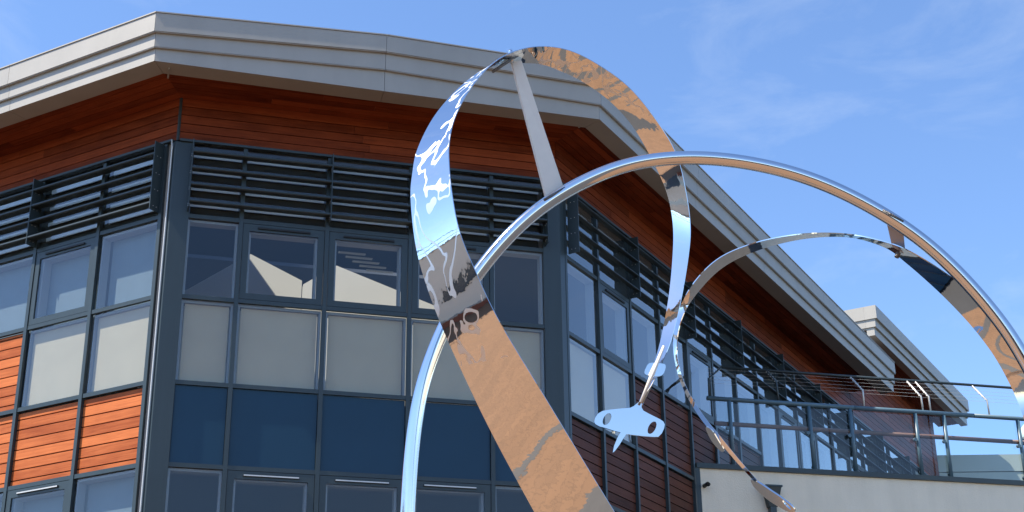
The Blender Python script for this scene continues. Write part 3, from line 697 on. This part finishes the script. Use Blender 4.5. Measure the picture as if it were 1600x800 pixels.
RB1 = [(1375, 1830, 11.50, 1500, 1790, 11.35), (1090, 1290, 10.55, 1205, 1235, 10.40), (935, 985, 9.95, 1038, 930, 9.78), (835, 800, 9.62, 929, 749, 9.40), (765, 670, 9.42, 853, 623, 9.18), (700, 532, 9.28, 780, 502, 9.04), (668, 450, 9.24, 745, 428, 9.0),
       (650, 385, 9.23, 718, 362, 8.99), (642, 310, 9.24, 706, 300, 9.0), (645, 270, 9.28, 702, 258, 9.05), (653, 232, 9.34, 702, 222, 9.11), (682, 177, 9.50, 712, 180, 9.28), (728, 128, 9.72, 740, 131, 9.50), (775, 101, 9.90, 780, 91, 9.70),
       (838, 99, 10.12, 832, 73, 9.94), (872, 109, 10.24, 885, 77, 10.06), (910, 127, 10.37, 935, 101, 10.20), (950, 155, 10.52, 985, 138, 10.36), (987, 194, 10.68, 1030, 194, 10.52), (1017, 245, 10.82, 1058, 243, 10.68), (1042, 300, 10.93, 1072, 300, 10.80),
       (1052, 352, 10.98, 1079, 355, 10.88), (1051, 405, 10.98, 1075, 405, 10.90), (1045, 465, 10.93, 1064, 470, 10.87), (1034, 524, 10.85, 1050, 528, 10.81), (1025, 558, 10.79, 1037, 561, 10.77), (1015, 588, 10.73, 1024, 590, 10.72), (997, 631, 10.64, 1004, 633, 10.64)]
ribbon('ribbon', RB1, material=M['etched'])
RB2 = [(1180, 753.5, 11.1, 1183, 750.5, 11.088), (1150, 721, 11.1, 1154, 717, 11.088), (1119, 684, 11.1, 1124, 680, 11.086), (1091, 649, 11.1, 1096, 645, 11.086), (1066, 604, 11.1, 1071, 602, 11.085), (1054, 562, 11.1, 1059, 560, 11.082), (1053, 522, 11.09, 1059, 524, 11.03),
       (1061, 484, 11.06, 1069, 489, 11.02), (1082, 444, 10.9, 1092, 454, 11.0), (1120, 405, 10.8, 1128, 418, 10.92), (1170, 382, 10.68, 1175, 394, 10.82), (1225, 369, 10.56, 1228, 378, 10.72), (1280, 364, 10.45, 1281, 370, 10.62), (1335, 367, 10.36, 1334, 371, 10.54),
       (1392, 380, 10.2, 1385, 387, 10.42), (1430, 397, 10.14, 1412, 407, 10.38), (1475, 425, 10.12, 1447, 437, 10.36), (1525, 463, 10.14, 1487, 475, 10.38), (1575, 512, 10.2, 1530, 523, 10.42), (1620, 570, 10.3, 1568, 580, 10.5), (1665, 660, 10.4, 1605, 668, 10.6), (1700, 800, 10.5, 1630, 810, 10.7)]
ribbon('ribbon', RB2)
# struts
def plate(name, corners, t, material, parent):
    v = [Vector(c) for c in corners]; nn = (v[1] - v[0]).cross(v[3] - v[0]).normalized() * t
    vs = v + [p + nn for p in v]
    ob = pyd(name, vs, [(0, 3, 2, 1), (4, 5, 6, 7), (0, 1, 5, 4), (1, 2, 6, 5), (2, 3, 7, 6), (3, 0, 4, 7)], material, parent)
    bm = bmesh.new(); bm.from_mesh(ob.data); bmesh.ops.recalc_face_normals(bm, faces=bm.faces)
    bmesh.ops.bevel(bm, geom=[e for e in bm.edges], offset=0.003, segments=2, affect='EDGES'); bm.to_mesh(ob.data); bm.free(); return ob
plate('strut', [atY(799, 96, 9.93), atY(815, 94, 9.95), atY(882, 296, 9.96), atY(854, 312, 9.90)], .03, M['strut'], sc)
tube('weld_bead', [atY(850, 313, 9.885), atY(862, 306, 9.885), atY(884, 293, 9.90)], .012, M['weld'], sc, seg=10)
tube('bolt', [atY(800, 97, 9.90), atY(797, 82, 9.90), atY(797, 79, 9.90)], .018, M['steel'], sc, seg=12)
tube('strut_rod', [atY(770, 112, 9.80), atY(812, 84, 9.93)], .012, M['weld'], sc, seg=8)
plate('strut', [atY(1382, 334, 10.0), atY(1410, 347, 10.03), atY(1415, 398, 10.26), atY(1394, 386, 10.22)], .024, M['strut_sky'], sc)
tube('weld_bead', [atY(1379, 329, 9.975), atY(1392, 336, 9.975), atY(1411, 347, 9.985)], .014, M['weld'], sc, seg=10)
tube('bolt', [atY(1404, 395, 10.24), atY(1401, 402, 10.24)], .018, M['weld'], sc, seg=12)
# cut-out aeroplanes
def cutout(name, loops, plane_pt, plane_n, th, parent, material):
    """pixel loops laid on a real plane through plane_pt and given thickness"""
    nrm = Vector(plane_n).normalized(); pp0 = Vector(plane_pt)
    ex = Vector((0, 0, 1)).cross(nrm).normalized() * -1; ey = nrm.cross(ex) * -1
    if ey.z < 0: ey = -ey
    ez = ex.cross(ey)
    cu = bpy.data.curves.new(name, 'CURVE'); cu.dimensions = '2D'; cu.fill_mode = 'BOTH'; cu.extrude = th / 2
    for loop in loops:
        sp_ = cu.splines.new('POLY'); sp_.points.add(len(loop) - 1)
        for q, (x, y) in zip(sp_.points, loop):
            r_ = ray(x, y); e0 = Vector((0, 0, EYE)); t = (pp0 - e0).dot(nrm) / r_.dot(nrm); w = e0 + r_ * t - pp0
            q.co = (w.dot(ex), w.dot(ey), 0, 1)
        sp_.use_cyclic_u = True
    tmp = bpy.data.objects.new('tmp', cu); COL.objects.link(tmp)
    dg = bpy.context.evaluated_depsgraph_get(); me = bpy.data.meshes.new_from_object(tmp.evaluated_get(dg)); bpy.data.objects.remove(tmp)
    me.materials.clear()
    mw = Matrix.Identity(4)
    for i in range(3): mw[i][0], mw[i][1], mw[i][2], mw[i][3] = ex[i], ey[i], ez[i], pp0[i]
    return link(name, me, mw, parent, material)
def cr2(pts, k=6):
    P_ = [Vector((x, y, 0)) for x, y in pts]; n = len(P_); out = []
    for i in range(n):
        p0, p1, p2, p3 = P_[i - 1], P_[i], P_[(i + 1) % n], P_[(i + 2) % n]
        for j in range(k):
            t = j / k; q = 0.5 * ((2 * p1) + (p2 - p0) * t + (2 * p0 - 5 * p1 + 4 * p2 - p3) * t * t + (3 * p1 - p0 - 3 * p2 + p3) * t ** 3); out.append((q.x, q.y))
    return out
def ell(cx, cy, a, b, ang, n=28):
    c, s = math.cos(ang), math.sin(ang)
    return [(cx + a * math.cos(2 * math.pi * i / n) * c - b * math.sin(2 * math.pi * i / n) * s, cy + a * math.cos(2 * math.pi * i / n) * s + b * math.sin(2 * math.pi * i / n) * c) for i in range(n)]
Z = lambda L_: [(880 + x / 4.445, 540 + y / 4.445) for x, y in L_]
wing = Z([(530, 388), (512, 402), (488, 422), (462, 434), (400, 438), (330, 445), (272, 455), (240, 474), (220, 505), (214, 530), (222, 546), (250, 562), (300, 575), (350, 592), (398, 604), (376, 640), (352, 700), (343, 745), (358, 733), (390, 690), (420, 640), (438, 616),
                (490, 622), (560, 630), (630, 635), (660, 634), (684, 610), (700, 575), (704, 548), (694, 528), (670, 512), (630, 492), (590, 472), (555, 452), (543, 430), (545, 405), (546, 388)])
hole1 = ell(880 + 303 / 4.445, 540 + 512 / 4.445, 44 / 4.445, 25 / 4.445, R(-62)); hole2 = ell(880 + 616 / 4.445, 540 + 571 / 4.445, 47 / 4.445, 25 / 4.445, R(-62))
PN = (0.14, -1.0, -0.03)
PP = atY(1000, 631, 10.64)
pl1 = cutout('aeroplane', [wing, hole1, hole2], PP, PN, .012, sc, M['steel'])
tailp = cr2(Z([(596, 124), (572, 158), (563, 185), (574, 204), (630, 214), (665, 214), (690, 203), (706, 172), (711, 142), (698, 128), (650, 122)]), 5)
cutout('tailplane', [tailp], atY(1022, 578, 10.70), PN, .010, pl1, M['steel'])
tube('tail_fin', [atY(1037, 541, 10.72), atY(1020, 583, 10.63), atY(1001, 629, 10.60)], [.010, .017, .010], M['strut'], pl1, seg=12)
# second aeroplane, turned nearly edge-on
Z2_ = lambda L_: [(1150 + x / 11.427, 730 + y / 11.427) for x, y in L_]
w2 = cr2(Z2_([(270, 232), (330, 345), (430, 450), (560, 560), (690, 650), (800, 715), (900, 770), (1000, 815), (1055, 790), (1045, 735), (980, 665), (880, 590), (780, 512), (640, 420), (480, 310), (330, 222)]), 4)
h2 = cr2(Z2_([(830, 580), (865, 640), (930, 710), (985, 748), (975, 710), (920, 645), (865, 590)]), 4)
pl2 = cutout('aeroplane', [w2, h2], atY(1182, 752, 11.1), (-0.62, -0.30, -0.72), .014, sc, M['steel'])
t2 = [(1103, 668), (1112, 671), (1124, 690), (1132, 703), (1126, 704), (1112, 688)]
cutout('tailplane', [cr2(t2, 4)], atY(1118, 686, 11.09), (-0.62, -0.30, -0.72), .010, pl2, M['steel'])

# ------------------------------------------------------------------ what the steel and the windows mirror, round the square
def block(name, x0, x1, y0, y1, h, material, label, rail=True, wins=()):
    t = thing(name, ((x0 + x1) / 2, (y0 + y1) / 2, 0), label, 'building')
    wbox('wall', x0, x1, y0, y1, 0, h, material, t)
    wbox('coping', x0 - .08, x1 + .08, y0 - .08, y1 + .08, h, h + .18, M['fascia'], t)
    for (side, u0, u1, z0, z1) in wins:
        if side == 'E': w = wbox('window', x1 + .001, x1 + .06, u0, u1, z0, z1, M['frame'], t); wbox('pane', x1 + .061, x1 + .07, u0 + .08, u1 - .08, z0 + .08, z1 - .08, M['pane_far'], w)
        else: w = wbox('window', u0, u1, y1 + .001, y1 + .06, z0, z1, M['frame'], t); wbox('pane', u0 + .08, u1 - .08, y1 + .061, y1 + .07, z0 + .08, z1 - .08, M['pane_far'], w)
    if rail:
        if rail == 'E': pts = [(x1 - .3, y0 + i * (y1 - y0) / 8) for i in range(9)]
        else: pts = [(x0 + i * (x1 - x0) / 8, y1 - .3) for i in range(9)]
        for (x, y) in pts: tube('rail_post', [(x, y, h + .1), (x, y, h + 1.3)], .05, M['rail'], t, seg=8)
        for zz in (.7, 1.3): tube('guard_rail', [(*pts[0], h + zz), (*pts[-1], h + zz)], .045, M['rail'], t, seg=8)
    return t
rb = block('rendered_building', -34, -20, -22, 9, 8.2, M['beige'], 'beige rendered building with roof railing mirrored in the steel ribbon', 'E', [('E', y, y + 1.5, z, z + 1.3) for y in (-20, -15.5, -12, -7, -4.4, 0.5, 4.8) for z in (3.5, 6.2)])
wbox('brick_plinth', -19.999, -19.93, -21.9, 8.9, 0.0, 0.9, M['brick'], rb)
wbox('plinth_band', -19.999, -19.88, -21.9, 8.9, 0.901, 1.15, M['fascia'], rb)
for y in (-17.5, -9.5, -1.8, 6.8): wbox('downpipe', -19.998, -19.86, y, y + .14, 1.151, 8.1, M['frame'], rb)
block('brick_building', -14, 10, -40, -28, 7.0, M['brick'], 'red brick building mirrored low in the steel ribbon', 'N', [('N', x, x + 1.8, z, z + 1.5) for x in (-12, -8, -4, 0, 4, 7.5) for z in (1.2, 4.4)])
block('pale_building', 36, 50, -20, 14, 6.5, M['render'], 'pale rendered building mirrored in the arched tube', None, [])
